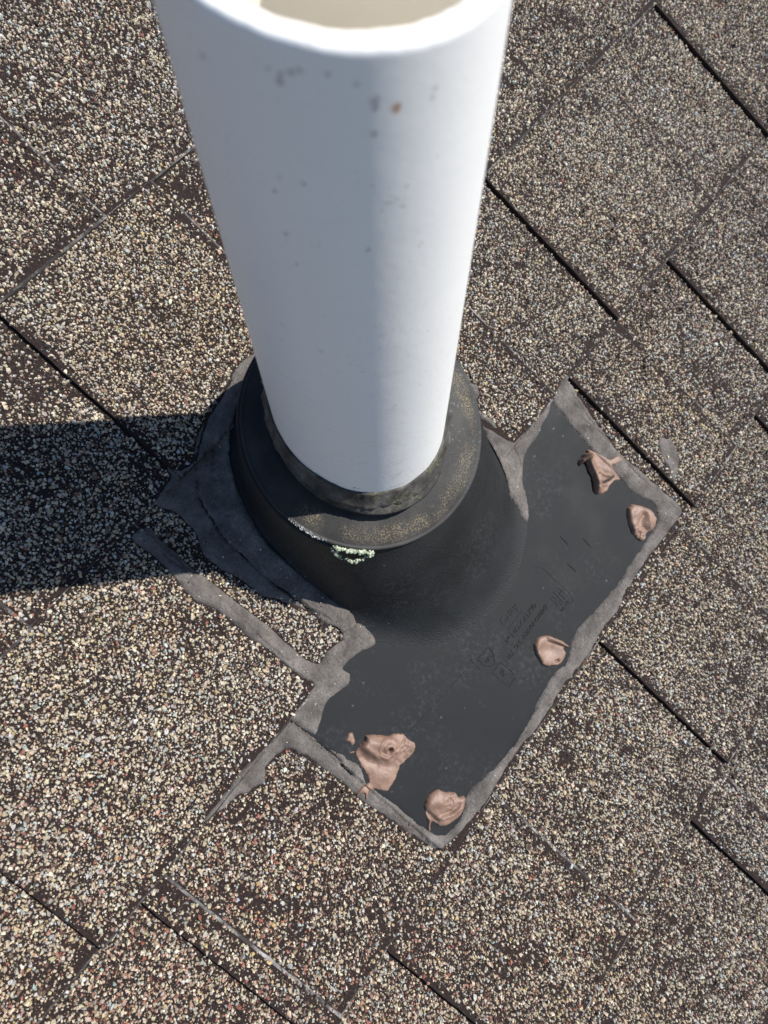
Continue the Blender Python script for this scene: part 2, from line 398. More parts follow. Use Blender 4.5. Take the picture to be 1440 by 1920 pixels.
# ------------------------------------------------------------------ traced outlines, roof millimetres
POLY = {
    'border': [(54.8, 164.2), (70.3, 161.1), (88, 156.9), (107.4, 154.2), (124.1, 151.4), (143.1, 153.5), (162.8, 154.9), (177.7, 156.6), (189.3, 155), (189.8, 137), (188.8, 113.8), (188.5, 93.9), (189.6, 77.2), (192.2, 58.1), (191, 46.9), (191.2, 35.5), (193, 23.8), (191.5, 2.6), (190.7, -6.2), (192.2, -25.6), (191.8, -44.7), (190.1, -56.3), (191.2, -77.7), (192.5, -98.8), (190.6, -118.4), (187.9, -131.6), (182.1, -140.7), (172.2, -142.7), (156.3, -144.5), (136.8, -146.1), (123.5, -147.8), (109.9, -146.8), (94, -147.7), (81.2, -149.3), (70.6, -152.4), (67.3, -159.9), (67, -168), (71.7, -174.5), (69.3, -181.4), (64.5, -190.1), (62.6, -199), (59.4, -207.3), (57.1, -210.4), (55.7, -203.3), (55.4, -188.1), (55.5, -172.6), (57.4, -154.2), (58, -140.3), (59.7, -139.3), (73.8, -137.3), (83.7, -136.2), (98.8, -134.4), (112.8, -133.5), (120.3, -137.5), (127.5, -137.6), (137.5, -136), (150.7, -136), (164.3, -135.7), (173, -134.9), (180.1, -131.8), (183.2, -123.7), (183.1, -114), (178.2, -106), (177.4, -98.2), (180.5, -87.4), (183.4, -73.2), (185.5, -55.6), (181.9, -33.3), (178.3, -10.5), (181.1, 5.6), (176.3, 18.2), (174.5, 28.5), (176.5, 47), (178.6, 64), (180, 79.2), (178.5, 88.5), (178.2, 109.4), (178.7, 119.2), (177.3, 132.3), (172.6, 137.6), (162.5, 140), (150.2, 134.7), (136.2, 134.7), (114.1, 134.9), (97.2, 136.1), (86.8, 137.2), (71.5, 138.7), (59.4, 140.6)],
    'patch': [(57.6, -139.2), (58.3, -130.9), (56.6, -120.3), (55.5, -115.2), (48.6, -116.8), (38.7, -117.3), (23.7, -117.2), (9.5, -119.4), (-5.4, -119.1), (-17.5, -119.8), (-28.4, -123.6), (-38.1, -123.6), (-43.3, -122.4), (-52.9, -121.1), (-64.8, -120.4), (-75.7, -121.8), (-80.8, -119.4), (-80.8, -113.5), (-76.9, -109.2), (-68.9, -110.1), (-56.5, -110), (-44.4, -110.7), (-33.1, -109.3), (-17.9, -108.7), (-1.4, -107.5), (12.7, -106.5), (24.7, -106.6), (39.6, -106.8), (48.9, -104.9), (50.6, -101.8), (49.7, -93.9), (51.5, -85.3), (51.3, -82.5), (48.6, -78.5), (52, -70), (59, -67.1), (66.6, -68.3), (71, -71.8), (66.6, -81.5), (64.7, -90.1), (64.3, -96.3), (70.5, -95.7), (73.6, -100.2), (72.1, -107.1), (70.2, -117), (74.5, -128.7), (76.6, -136.8)],
    'ring': [(-91.1, 4.5), (-93.7, -5.4), (-92.8, -13.3), (-89, -24.2), (-84.2, -34.3), (-79, -41.7), (-70.5, -50), (-60.7, -56.5), (-52.3, -60.6), (-33.6, -68.3), (-18.6, -72), (-8.8, -71.7), (4, -71.4), (20.6, -70.1), (34.9, -69.3), (42.2, -67.2), (51.7, -70.2), (52.5, -75.1), (49.1, -80.5), (46.1, -79.7), (40.5, -81.9), (36.5, -84.9), (30.5, -84.2), (25.4, -84.4), (18.7, -87.2), (6.5, -91.9), (-0.1, -96), (-8, -97.1), (-20.3, -98), (-31.3, -100.6), (-41.8, -101.3), (-48.7, -99.2), (-57.5, -94.1), (-66.5, -93.6), (-74.7, -94.1), (-80, -97.4), (-84.2, -97.2), (-87.4, -88.2), (-89, -80.5), (-95.8, -77.6), (-89, -74.4), (-86.6, -70.8), (-86.2, -65.9), (-94.9, -52.5), (-99.2, -40.2), (-99.5, -33.5), (-103.1, -26.9), (-105.2, -14.8), (-106.7, -9), (-108.1, -0.3), (-105.9, 11.6)],
    'yjoint': [(-10.4, 98), (-7.2, 102.8), (-1.9, 105.1), (3.6, 105.2), (7.1, 103.2), (10.9, 105.3), (14, 103.8), (16.7, 101.7), (18.9, 93.6), (23.9, 93.1), (31.3, 94.2), (41, 93.8), (49, 94.3), (55.9, 93.9), (57.1, 101.6), (57.8, 109.9), (58, 116.8), (57.9, 126.3), (57.6, 133.8), (56.6, 139.7), (59.5, 139.8), (63.7, 132.3), (64.9, 124.8), (65.8, 119), (68, 111.6), (67.7, 103.8), (68.5, 97), (72, 89.3), (79.3, 79.9), (84.7, 76.1), (90.4, 71.6), (96.2, 66.3), (100.2, 60.3), (97, 57.8), (89.1, 60.6), (80, 62.6), (79.3, 60.1), (73.3, 65.1), (66.3, 70.1), (58.9, 74.6), (49.4, 78.1), (40, 81.6), (31.6, 85.1), (23.6, 89.1), (13, 95.1), (5, 98.1), (-2.2, 99), (-6.8, 98)],
    'smear': [(140.1, 183.8), (148.2, 189), (156.6, 186), (164.2, 179.3), (168.3, 169.3), (174.5, 164.2), (166.7, 165), (158.5, 170.9), (150.7, 171.7), (143.2, 176.7)],
    'dab_tr': [(101.7, 132.5), (108.2, 136.3), (114.8, 137.9), (118.4, 139.3), (122.5, 146.3), (126.8, 146.9), (124.9, 141.2), (123.6, 136.8), (132.5, 135.7), (135.2, 134.3), (132.1, 130.1), (131.7, 124.6), (132.5, 121.6), (131, 116.5), (127.4, 112.2), (123.8, 114), (119.4, 117.8), (114.6, 120.6), (106.7, 124.4), (105, 122.4), (105.2, 118.7), (101.7, 122), (101.6, 126.8), (103.1, 130.9)],
    'dab_r': [(151.5, 122.9), (153.1, 127), (158.2, 130.8), (164.4, 134.4), (170.5, 134.9), (174.5, 133.5), (177, 129.2), (177.7, 124.6), (176, 119.4), (176.3, 116), (175.9, 112.4), (173.4, 110.4), (168.6, 110.4), (161.8, 112.8), (157, 116.4), (153.5, 120.4)],
    'dab_m': [(154.8, 4.1), (157, 8.6), (161.4, 11.8), (167.8, 14.1), (175.9, 15.7), (176.2, 13.9), (174, 11.5), (177.3, 9.7), (178.4, 2.4), (175.3, -2.4), (169.8, -7.1), (164.8, -6.7), (158.3, -4.1), (154.9, -0.9)],
    'dab_l': [(101.8, -117), (106.4, -112.4), (112.6, -108.2), (115.4, -104.7), (119.7, -102), (124.9, -101.3), (129.8, -101.1), (132.4, -104.3), (132.6, -109.2), (131.3, -114.4), (131, -118.9), (133.6, -124.8), (134.3, -129.8), (133.9, -133.6), (129.6, -136.1), (126.3, -137.9), (124.9, -141), (126.9, -145), (123.9, -143.1), (122.1, -145.1), (123, -149.3), (121.4, -149), (119.8, -146.1), (119.6, -142.2), (121.1, -137.6), (119.8, -135.1), (114.9, -133.2), (110.5, -132.3), (105.6, -130.4), (103.1, -128.1), (102, -124), (102.6, -119.2)],
    'dab_b': [(158.1, -125.6), (156.6, -120), (157.8, -116), (160.1, -112.7), (165.1, -110.6), (170.2, -107.5), (173.8, -107.7), (176.1, -105.3), (179, -106.8), (181.2, -110.9), (181.7, -115.5), (181, -120.2), (178.6, -125.5), (174.2, -129.3), (169.3, -129.4), (169.7, -131.9), (171.8, -133.8), (171, -135.8), (168.6, -134), (166.7, -131.3), (162.7, -128.6)],
    'crumb1': [(92.5, -122.8), (94.1, -120.5), (96.8, -122.3), (99.3, -124.6), (98.7, -127.2), (96.1, -126.4), (93.8, -127.1)],
    'crumb2': [(100.3, -131.6), (100.6, -129.3), (102.3, -128), (102.9, -129.6)],
}

# ------------------------------------------------------------------ heights
EDGE = [-633.0, -495.5, -358.0, -221.0, -84.0, 58.4, 194.3, 329.3, 466.5, 604.0, 741.0]   # lower edges of the courses
TABS = {   # raised laminated tabs of the course ending at EDGE[k]: (v from, v to)
    1: [(-560, -430), (-330, -200), (-60, 60), (180, 300), (430, 560), (640, 760)],
    2: [(-480, -350), (-240, -90), (190, 290), (380, 480), (560, 690)],
    3: [(-420, -300), (-155, 8), (170, 260), (340, 450), (530, 660)],
    4: [(-480, -390), (-290, -190), (-77, 46), (190, 324), (610, 730)],
    5: [(-440, -380), (-288, -113), (20, 145), (228, 376), (469, 590), (680, 780)],
    6: [(-450, -350), (-261, -243), (164, 230), (303, 415), (505, 640)],
    7: [(-420, -300), (-202, -91), (35, 147), (265, 380), (480, 600)],
    8: [(-480, -400), (-330, -228), (-14, 29), (118, 240), (330, 460), (560, 680)],
    9: [(-390, -280), (-190, -60), (60, 170), (280, 400), (500, 620)],
    10: [(-460, -330), (-240, -130), (0, 120), (230, 330), (440, 560)],
}
TAB_T = 3.0
VLO, VHI = -620.0, 840.0

def course_of(u):
    return np.clip(np.searchsorted(EDGE, u), 1, len(EDGE) - 1)

def shingle_h(u, v):
    u = np.asarray(u, float); v = np.asarray(v, float)
    k = course_of(u); E = np.array(EDGE)
    t = (u - E[k - 1]) / (E[k] - E[k - 1])
    h = 0.8 + 3.2 * t + (fbm(u, v, 60, 5) - 0.5) * 0.9
    tab = np.zeros(u.shape)
    for kk, iv in TABS.items():
        m = k == kk
        if not m.any(): continue
        for a, b_ in iv:
            tab = np.where(m & (v > a) & (v < b_), 1, tab)
    return h + tab * TAB_T

PLATE = (30.0, 185.0, -139.0, 150.0)
def plate_h(u):
    t = (np.asarray(u, float) - 58.4) / 135.9
    return 0.8 + 3.2 * t + 2.1
RIM = (-29.0, 3.0, 67.5, 70.0)
def cone_rings(n=60):
    s = np.concatenate([0.2 * np.linspace(0, 1, n // 2, endpoint=False) ** 1.8, np.linspace(0.2, 1, n - n // 2)])
    a0 = -15 + (-29 + 15) * s; a1 = 33 + (-29 - 33) * s
    vc = 6.0 + (3.0 - 6.0) * s
    w = s * 70.0
    Rr = 73.5 + (66.0 - 73.5) * s + 7.5 * np.exp(-w / 8.0) + 7.5 * np.exp(-w / 1.8) + 1.0 * np.sin(np.pi * s)
    return s, a0, a1, vc, Rr, w

def cone_h(u, v):
    u = np.asarray(u, float); v = np.asarray(v, float)
    out = np.full(u.shape, -50.0)
    for s, a0, a1, vc, Rr, w in zip(*cone_rings(40)):
        mid, half = (a0 + a1) / 2, abs(a1 - a0) / 2
        sd_ = np.hypot(np.maximum(np.abs(u - mid) - half, 0), v - vc) - Rr
        out = np.where(sd_ <= 0, w + plate_h(np.clip(u, 58.4, 194)) * (1 - s) - 0.35, out)
    return out

def support(u, v):
    u = np.asarray(u, float); v = np.asarray(v, float)
    h = shingle_h(u, v)
    onp = (u > 58.4) & (u < PLATE[1]) & (v > PLATE[2]) & (v < PLATE[3])
    h = np.where(onp, plate_h(u), h)
    return h

# ------------------------------------------------------------------ roof: deck and shingles
roof = empty('roof', (0, 0, -4))
tag(roof, 'weathered brown and tan asphalt shingle roof slope around the vent pipe', 'roof', kind='structure')
deckv = [(-3200, -3200, -9), (3200, -3200, -9), (3200, 3200, -9), (-3200, 3200, -9),
         (-3200, -3200, -30), (3200, -3200, -30), (3200, 3200, -30), (-3200, 3200, -30)]
make('roof_deck', deckv, [(0, 1, 2, 3), (7, 6, 5, 4), (0, 4, 5, 1), (1, 5, 6, 2), (2, 6, 7, 3), (3, 7, 4, 0)], M_FAR, roof)

def slab(name, u0, u1, v0, v1, hfun, thick, mat_top, wob=0.5, step=7.0, seed=0.0):
    """sheet with uneven edges; top follows hfun(u, v)"""
    nu = max(2, int((u1 - u0) / step) + 1); nv = max(2, int((v1 - v0) / step) + 1)
    uu = np.concatenate([np.linspace(u0, u1 - 1.3, nu - 1), [u1]]); vv = np.concatenate([np.linspace(v0, v1 - 1.5, nv - 1), [v1]])
    gu, gv = np.meshgrid(uu, vv, indexing='ij')
    gu = gu.copy(); gv = gv.copy()
    gu[-1, :] += (fbm(gv[-1, :], gv[-1, :] * 0 + seed, 9, seed) - 0.5) * 2 * wob
    gv[:, 0] += (fbm(gu[:, 0], gu[:, 0] * 0 + seed, 9, seed + 2) - 0.5) * 2 * wob
    gv[:, -1] += (fbm(gu[:, -1], gu[:, -1] * 0 + seed, 9, seed + 4) - 0.5) * 2 * wob
    top = hfun(gu, gv); n = nu * nv
    top[:, -1] -= 0.9; top[-1, :] -= 0.7
    verts = np.concatenate([np.stack([gu, gv, top], -1).reshape(-1, 3), np.stack([gu, gv, top - thick], -1).reshape(-1, 3)])
    I = np.arange(n).reshape(nu, nv)
    q = np.stack([I[:-1, :-1], I[1:, :-1], I[1:, 1:], I[:-1, 1:]], -1).reshape(-1, 4)
    ntop = len(q)
    rim = []
    for a in (I[-1, :], I[:, -1][::-1], I[0, :][::-1], I[:, 0]):
        rim.append(np.stack([a[:-1], a[:-1] + n, a[1:] + n, a[1:]], -1))
    nr = [len(x) for x in rim]; rim = np.concatenate(rim)
    faces = np.concatenate([q, rim])
    o = make(name, verts, faces, [mat_top, M_EDGE, M_WORN], roof)
    mi = np.zeros(len(faces), np.int32); mi[ntop:] = 1
    tm = np.zeros((nu - 1, nv - 1), np.int32); tm[-1, :] = 2; tm[:, -1] = 2; mi[:ntop] = tm.ravel(); mi[len(faces) - nr[3]:] = 0  # low-v sides coloured dark asphalt to deepen the shade along that edge
    if len(o.data.polygons) == len(mi): o.data.polygons.foreach_set('material_index', mi)
    return o

# the part of the roof where the single grains are modelled
FRAME = np.array([(-354, 61), (-19, 583), (470, -83), (43, -343)], float)
def frame_span(ua, ub, margin):
    lo, hi = 1e9, -1e9; F = FRAME
    for i in range(4):
        p, q = F[i], F[(i + 1) % 4]
        for t in np.linspace(0, 1, 400):
            u, v = p + (q - p) * t
            if ua - margin <= u <= ub + margin: lo = min(lo, v); hi = max(hi, v)
    return (lo - margin, hi + margin) if hi > lo else None

COVER = [POLY['border'], POLY['patch'], POLY['ring'], POLY['yjoint']]
PLATE_POLY = [(60, PLATE[2]), (PLATE[1], PLATE[2]), (PLATE[1], PLATE[3]), (60, PLATE[3])]

# ---- granule shapes
def granule_templates(n, nb, ntp):
    out = []
    for i in range(n):
        ab = np.linspace(0, 2 * np.pi, nb, endpoint=False) + rng.uniform(-0.35, 0.35, nb)
        at_ = np.linspace(0, 2 * np.pi, ntp, endpoint=False) + rng.uniform(-0.4, 0.4, ntp) + 0.3
        rb = rng.uniform(0.7, 1.2, nb); rt = rng.uniform(0.4, 0.85, ntp)
        vb = np.stack([rb * np.cos(ab), rb * np.sin(ab), np.full(nb, -0.25)], 1)
        vt_ = np.stack([rt * np.cos(at_), rt * np.sin(at_), rng.uniform(0.6, 1.05, ntp)], 1)
        f = []
        i0 = j0 = 0
        while i0 < nb or j0 < ntp:   # stitch the two rings
            ai = ab[i0 % nb] + 2 * np.pi * (i0 // nb); aj = at_[j0 % ntp] + 2 * np.pi * (j0 // ntp)
            if j0 >= ntp or (i0 < nb and ai <= aj):
                f.append((i0 % nb, (i0 + 1) % nb, nb + j0 % ntp)); i0 += 1
            else:
                f.append((i0 % nb, nb + (j0 + 1) % ntp, nb + j0 % ntp)); j0 += 1
        if ntp == 3: f.append((nb, nb + 1, nb + 2))
        if ntp == 4: f += [(nb, nb + 1, nb + 2), (nb, nb + 2, nb + 3)]
        out.append((np.concatenate([vb, vt_]), np.array(f)))
    return out
T_BIG = granule_templates(40, 5, 3)
T_SMALL = []
for i in range(12):      # small splinters: four-sided points
    a_ = np.linspace(0, 2 * np.pi, 4, endpoint=False) + rng.uniform(-0.4, 0.4, 4); r_ = rng.uniform(0.7, 1.2, 4)
    T_SMALL.append((np.concatenate([np.stack([r_ * np.cos(a_), r_ * np.sin(a_), np.full(4, -0.2)], 1), [[rng.uniform(-.3, .3), rng.uniform(-.3, .3), rng.uniform(.7, 1.1)]]]),
                    np.array([(0, 1, 4), (1, 2, 4), (2, 3, 4), (3, 0, 4)])))

PAL = np.array([(.52, .415, .275), (.62, .52, .375), (.73, .645, .50), (.44, .405, .355), (.57, .585, .57), (.37, .42, .41),
                (.34, .125, .085), (.42, .235, .175), (.19, .125, .088), (.065, .044, .035), (.03, .022, .019), (.52, .40, .19)])
PW = np.array([.20, .20, .11, .15, .05, .036, .035, .05, .08, .075, .045, .02])

def build_granules(parent, u, v, w, r, tint, small, dusty):
    n = len(u)
    if n == 0: return
    T = T_SMALL if small else T_BIG
    tid = rng.integers(0, len(T), n)
    pw = np.tile(PW, (n, 1))
    pw[:, 6] *= tint[:, 0]; pw[:, 7] *= tint[:, 0]; pw[:, 9:11] *= tint[:, 1][:, None]; pw[:, 8] *= tint[:, 1]
    pw[:, 4:6] *= tint[:, 2][:, None]
    if small: pw[:, 8] *= 3.5; pw[:, 9] *= 2.0; pw[:, 2:6] *= 0.5
    pw /= pw.sum(1, keepdims=True)
    ci = (pw.cumsum(1) < rng.random((n, 1))).sum(1).clip(0, len(PAL) - 1)
    col = PAL[ci] * np.array([0.93, 0.905, 0.87]) * rng.uniform(0.72, 1.15, (n, 1)) * rng.uniform(0.94, 1.06, (n, 3))
    g = col.mean(1, keepdims=True) * np.array([[1.0, 1.0, 1.0]])
    col = col + (g * 0.95 + 0.03 - col) * dusty[:, None]
    rot = rng.uniform(0, 2 * np.pi, n); el = rng.uniform(0.75, 1.4, n)
    tx = rng.normal(0, 0.22, n); ty = rng.normal(0, 0.22, n); hh = rng.uniform(0.65, 1.2, n)
    VV = []; FF = []; CC = []; base = 0
    for t in range(len(T)):
        s = np.nonzero(tid == t)[0]
        if len(s) == 0: continue
        tv, tf = T[t]; m = len(tv)
        x = tv[None, :, 0] * el[s, None] * r[s, None]; y = tv[None, :, 1] / np.sqrt(el[s, None]) * r[s, None]
        z = tv[None, :, 2] * r[s, None] * hh[s, None] + x * tx[s, None] + y * ty[s, None]
        cr, sr = np.cos(rot[s])[:, None], np.sin(rot[s])[:, None]
        P = np.stack([x * cr - y * sr + u[s, None], x * sr + y * cr + v[s, None], z + w[s, None]], -1)
        VV.append(P.reshape(-1, 3))
        FF.append((tf[None] + (np.arange(len(s)) * m)[:, None, None] + base).reshape(-1, 3)); base += len(s) * m
        CC.append(np.repeat(col[s], len(tf), axis=0))
    VV = np.concatenate(VV); FF = np.concatenate(FF); CC = np.concatenate(CC)
    o = make('granules', VV, FF, M_GRAN, parent)
    att = o.data.attributes.new('granule_colour', 'FLOAT_COLOR', 'FACE')
    if len(o.data.polygons) == len(CC):
        att.data.foreach_set('color', np.concatenate([CC, np.ones((len(CC), 1))], 1).astype(np.float32).ravel())
    o['kind'] = 'stuff'
    return o

SHEET = {   # how far single sheets are from the average: (bareness, redness, darkness, paleness)
    (3, -1): (1.5, 0.2, 0.3, 1.6), (3, 1): (0.9, 1.6, 1.3, -0.5), (4, -1): (0.6, 0.4, 0.8, 0.4), (4, 2): (-1.0, -0.8, -0.6, -0.4), (4, 3): (0.9, 0.4, 1.0, 0.2),
    (5, -1): (-0.4, -0.6, -0.4, 0.4), (5, 1): (-1.2, -0.8, -0.6, 0.2), (5, 2): (-0.2, 0.3, 0.3, 0.6), (5, 3): (-0.9, -0.4, -0.5, -0.2), (5, 4): (0.3, 0.6, 0.9, -0.4),
    (6, -1): (0.9, 1.2, 0.8, 0.6), (6, 1): (1.1, -0.2, 0.6, 0.0), (6, 2): (-0.6, 0.2, 0.1, 0.3), (6, 3): (-0.5, 0.7, 0.5, -0.4),
    (7, -1): (-0.2, 0.3, 0.5, 0.5), (7, 1): (0.1, 0.8, 0.4, 0.0), (7, 2): (-0.8, 0.2, 0.0, 0.0), (8, -1): (0.4, 0.2, 0.9, 0.4), (8, 3): (-0.3, -0.3, 0.0, 0.0)}
def scatter(parent, k, v0, v1, u0, u1, holes, seed, strip, tab=-1):
    """grains on one sheet: hexagonal lattice, shaken, thinned where the sheet has gone bare"""
    q1, q2, q3, q4 = SHEET.get((k, tab), None) or (random.gauss(0, 1), random.gauss(0, 0.8), random.gauss(0, 1), random.gauss(0, 1))
    for small in (False, True):
        sp_ = 1.56 if not small else 1.7
        nu = int((u1 - u0) / (sp_ * 0.866)) + 1; nv = int((v1 - v0) / sp_) + 1
        iu, iv = np.meshgrid(np.arange(nu), np.arange(nv), indexing='ij')
        u = u0 + iu * sp_ * 0.866; v = v0 + (iv + 0.5 * (iu % 2)) * sp_
        u = (u + rng.normal(0, 0.36 * sp_, u.shape)).ravel(); v = (v + rng.normal(0, 0.36 * sp_, v.shape)).ravel()
        keep = (u > u0 + 0.4) & (u < u1 - 0.5) & (v > v0 + 0.5) & (v < v1 - 0.5)
        for a, b_ in holes: keep &= ~((v > a - 1.6) & (v < b_ + 0.2))
        bare = fbm(u, v, 34, seed, 4); fine = fbm(u, v, 7, seed + 1, 2)
        streak = fbm(u * 0.55 + v * 0.35, v * 1.5 - u * 0.9, 26, seed + 3, 3)
        loss = np.clip((bare * 0.34 + streak * 0.36 + fine * 0.30 - 0.49 + 0.028 * q1) * 3.4, 0.0, 0.75)
        loss = np.maximum(loss, 0.08)
        # worn edges: the lower edge and the sides of a tab
        de = u1 - u
        if strip: de = np.minimum(de, np.minimum((v - v0) * 1.6 + 0.6, v1 - v))
        wear = np.clip(1.3 - de / (3.0 + 11.0 * fbm(u, v, 25, seed + 6, 2)), 0, 0.93)
        loss = np.maximum(loss, wear * (0.35 + 0.85 * (fbm(u, v, 16, seed + 8, 2))))
        keep &= rng.random(u.shape) > loss
        for P in COVER:
            lo = np.array(P).min(0) - 2; hi = np.array(P).max(0) + 2
            c = keep & (u > lo[0]) & (u < hi[0]) & (v > lo[1]) & (v < hi[1])
            i = np.nonzero(c)[0]
            if len(i): keep[i[in_poly(u[i], v[i], P)]] = False
        keep &= ~((u > 59) & (u < PLATE[1]) & (v > PLATE[2]) & (v < PLATE[3]))
        keep &= ~(cone_h(u, v) > 5.5)
        u = u[keep]; v = v[keep]; n = len(u)
        if n == 0: continue
        r = (rng.lognormal(0, 0.34, n) * 0.82).clip(0.4, 1.8) if not small else rng.uniform(0.3, 0.62, n)
        tint = np.stack([0.5 + 1.9 * fbm(u, v, 130, 21, 2) ** 1.5, 0.4 + 1.5 * fbm(u, v, 50, 23 + seed, 2), 0.3 + 1.8 * fbm(u, v, 70, 25, 2)], 1)
        reg = np.clip((v + 300 - (u - 60) * 0.35) / 130, 0, 1)      # this corner of the roof is redder
        tint[:, 0] *= 1.25 - 0.85 * reg
        tint[:, 1] *= 1.0 + 0.35 * np.clip((u - 190) / 200, 0, 1)
        tint[:, 0] *= math.exp(0.45 * q2); tint[:, 1] *= math.exp(0.4 * q3); tint[:, 2] *= 0.8 * math.exp(0.4 * q4)
        dusty = np.clip(fbm(u, v, 90, 31, 2) * 0.3, 0, 0.25)
        build_granules(parent, u, v, shingle_h(u, v), r, tint, small, dusty)

for k in range(1, len(EDGE)):
    ua, ub = EDGE[k - 1], EDGE[k]
    span = frame_span(ua, ub, 12)
    def h_base(u, v, ua=ua, ub=ub):
        return 0.8 + 3.2 * (u - ua) / (ub - ua) + (fbm(u, v, 60, 5) - 0.5) * 0.9
    def h_tab(u, v, ua=ua, ub=ub):
        return 0.8 + 3.2 * (u - ua) / (ub - ua) + (fbm(u, v, 60, 5) - 0.5) * 0.9 + TAB_T
    cuts = [VLO] + ([span[0], span[1]] if span else [120.0]) + [VHI]
    for i in range(len(cuts) - 1):
        inner = span is not None and i == 1
        o = slab('shingle', ua - 8, ub, cuts[i], cuts[i + 1], h_base, 3.2, M_ASPH if inner else M_FAR, 0.45, 7.0, k + i * 0.37)
        if inner:
            scatter(o, k, cuts[i], cuts[i + 1], ua, ub, TABS.get(k, []), k * 1.7, False)
    for j, (a, b_) in enumerate(TABS.get(k, [])):
        inner = span is not None and b_ > span[0] - 6 and a < span[1] + 6
        o = slab('shingle_tab', ua - 2.5, ub + 0.6, a, b_, h_tab, TAB_T + 0.4, M_ASPH if inner else M_FAR, 0.55, 6.0, k * 3.1 + j)
        if inner:
            scatter(o, k, a, b_, ua, ub + 0.6, [], k * 1.7 + j * 0.9 + 0.5, True, j)

# ------------------------------------------------------------------ flashing
flash = empty('pipe_flashing', (RIM[0], RIM[1], 0))
tag(flash, 'black plastic pipe flashing with cone, rubber collar and flat apron on the shingles', 'flashing')

# apron, with a bevelled edge
u0, u1, v0, v1 = PLATE
us_ = np.concatenate([[u0], np.arange(u0 + 4, u1 - 3, 4), [u1 - 1.6, u1 - 0.5, u1]])
vs_ = np.concatenate([[v0, v0 + 0.5, v0 + 1.6], np.arange(v0 + 5, v1 - 3, 4), [v1 - 1.6, v1 - 0.5, v1]])
gu, gv = np.meshgrid(us_, vs_, indexing='ij')
top = plate_h(gu) + (fbm(gu, gv, 45, 40) - 0.5) * 0.5
ed = np.minimum(u1 - gu, np.minimum(gv - v0, v1 - gv))
top -= np.where(ed < 0.01, 1.4, np.where(ed < 0.6, 0.3, 0))
n = gu.size; I = np.arange(n).reshape(gu.shape)
q = np.stack([I[:-1, :-1], I[1:, :-1], I[1:, 1:], I[:-1, 1:]], -1).reshape(-1, 4)
make('base_plate', np.stack([gu, gv, top], -1).reshape(-1, 3), q, M_PLATE, flash, smooth=True)

# cone: rounded rectangle of revolution blending into the round rim
NS = 220
psi = np.linspace(0, 2 * np.pi, NS, endpoint=False)
rings = []
for s, a0, a1, vc, Rr, w in zip(*cone_rings(60)):
    mid, half = (a0 + a1) / 2, abs(a1 - a0) / 2
    # outline of a slot with round ends, sampled by direction
    cu, cv = np.cos(psi), np.sin(psi)
    uu = mid + Rr * cu + half * np.tanh(cu * 2.2) / np.tanh(2.2); vv_ = vc + Rr * cv
    base_w = plate_h(np.clip(uu, 58.4, 194)) - 0.35
    rings.append(np.stack([uu, vv_, base_w * (1 - s) + w], 1))
def loft(rings, closed=True):
    m = len(rings[0]); V_ = np.concatenate(rings); F_ = []
    k = np.arange(m); k2 = (k + 1) % m
    for i in range(len(rings) - 1):
        F_.append(np.stack([i * m + k, i * m + k2, (i + 1) * m + k2, (i + 1) * m + k], 1))
    return V_, np.concatenate(F_)
V_, F_ = loft(rings)
make('cone', V_, F_, M_CONE, flash, smooth=True)

# rubber collar on the top of the cone
pa = 1 / CP
def ell(off, w, blend, rim_r, k=0.0):
    """ring between the collar circle (blend 0) and the pipe's own outline in the roof plane (blend 1)"""
    cu = RIM[0] * (1 - blend) + (-w * TP) * blend; cv = RIM[1] * (1 - blend)
    ra = rim_r * (1 - blend) + (44.45 * pa + off) * blend; rb = rim_r * (1 - blend) + (44.45 + off) * blend
    return np.stack([cu + ra * np.cos(psi), cv + rb * np.sin(psi), np.full(NS, w)], 1)
wv_ = (fbm(psi * 20, psi * 0, 5, 50) - 0.5)[:, None] * np.array([[0, 0, 1.0]])
cr = [ell(0, 66.0, 0, 65.0), ell(0, 67.6, 0, 66.8), ell(0, 68.2, 0, 67.9), ell(0, 68.3, 0, 68.1), ell(0, 70.5, 0, 68.3), ell(0, 70.75, 0, 68.25), ell(0, 70.9, 0, 68.0), ell(0, 71.0, 0, 67.7),
      ell(0, 71.1, 0, 66.9), ell(0, 70.9, 0, 66.5), ell(0, 71.0, 0, 66.1), ell(0, 71.9, 0, 62.0), ell(0, 72.6, 0, 58.5), ell(0, 72.9, 0.1, 56.5), ell(6, 73.4, .6, 54.0), ell(2, 73.6, 1, 50)]
V_, F_ = loft(cr)
make('collar', V_, F_, M_COLLAR, flash, smooth=True)
V_, F_ = loft([ell(0, 64.2, 0, 67.6), ell(0, 63.6, 0, 69.0), ell(0, 64.4, 0, 69.6), ell(0, 65.4, 0, 69.2), ell(0, 65.6, 0, 66.5)])
make('collar_ring', V_, F_, M_CONE, flash, smooth=True)

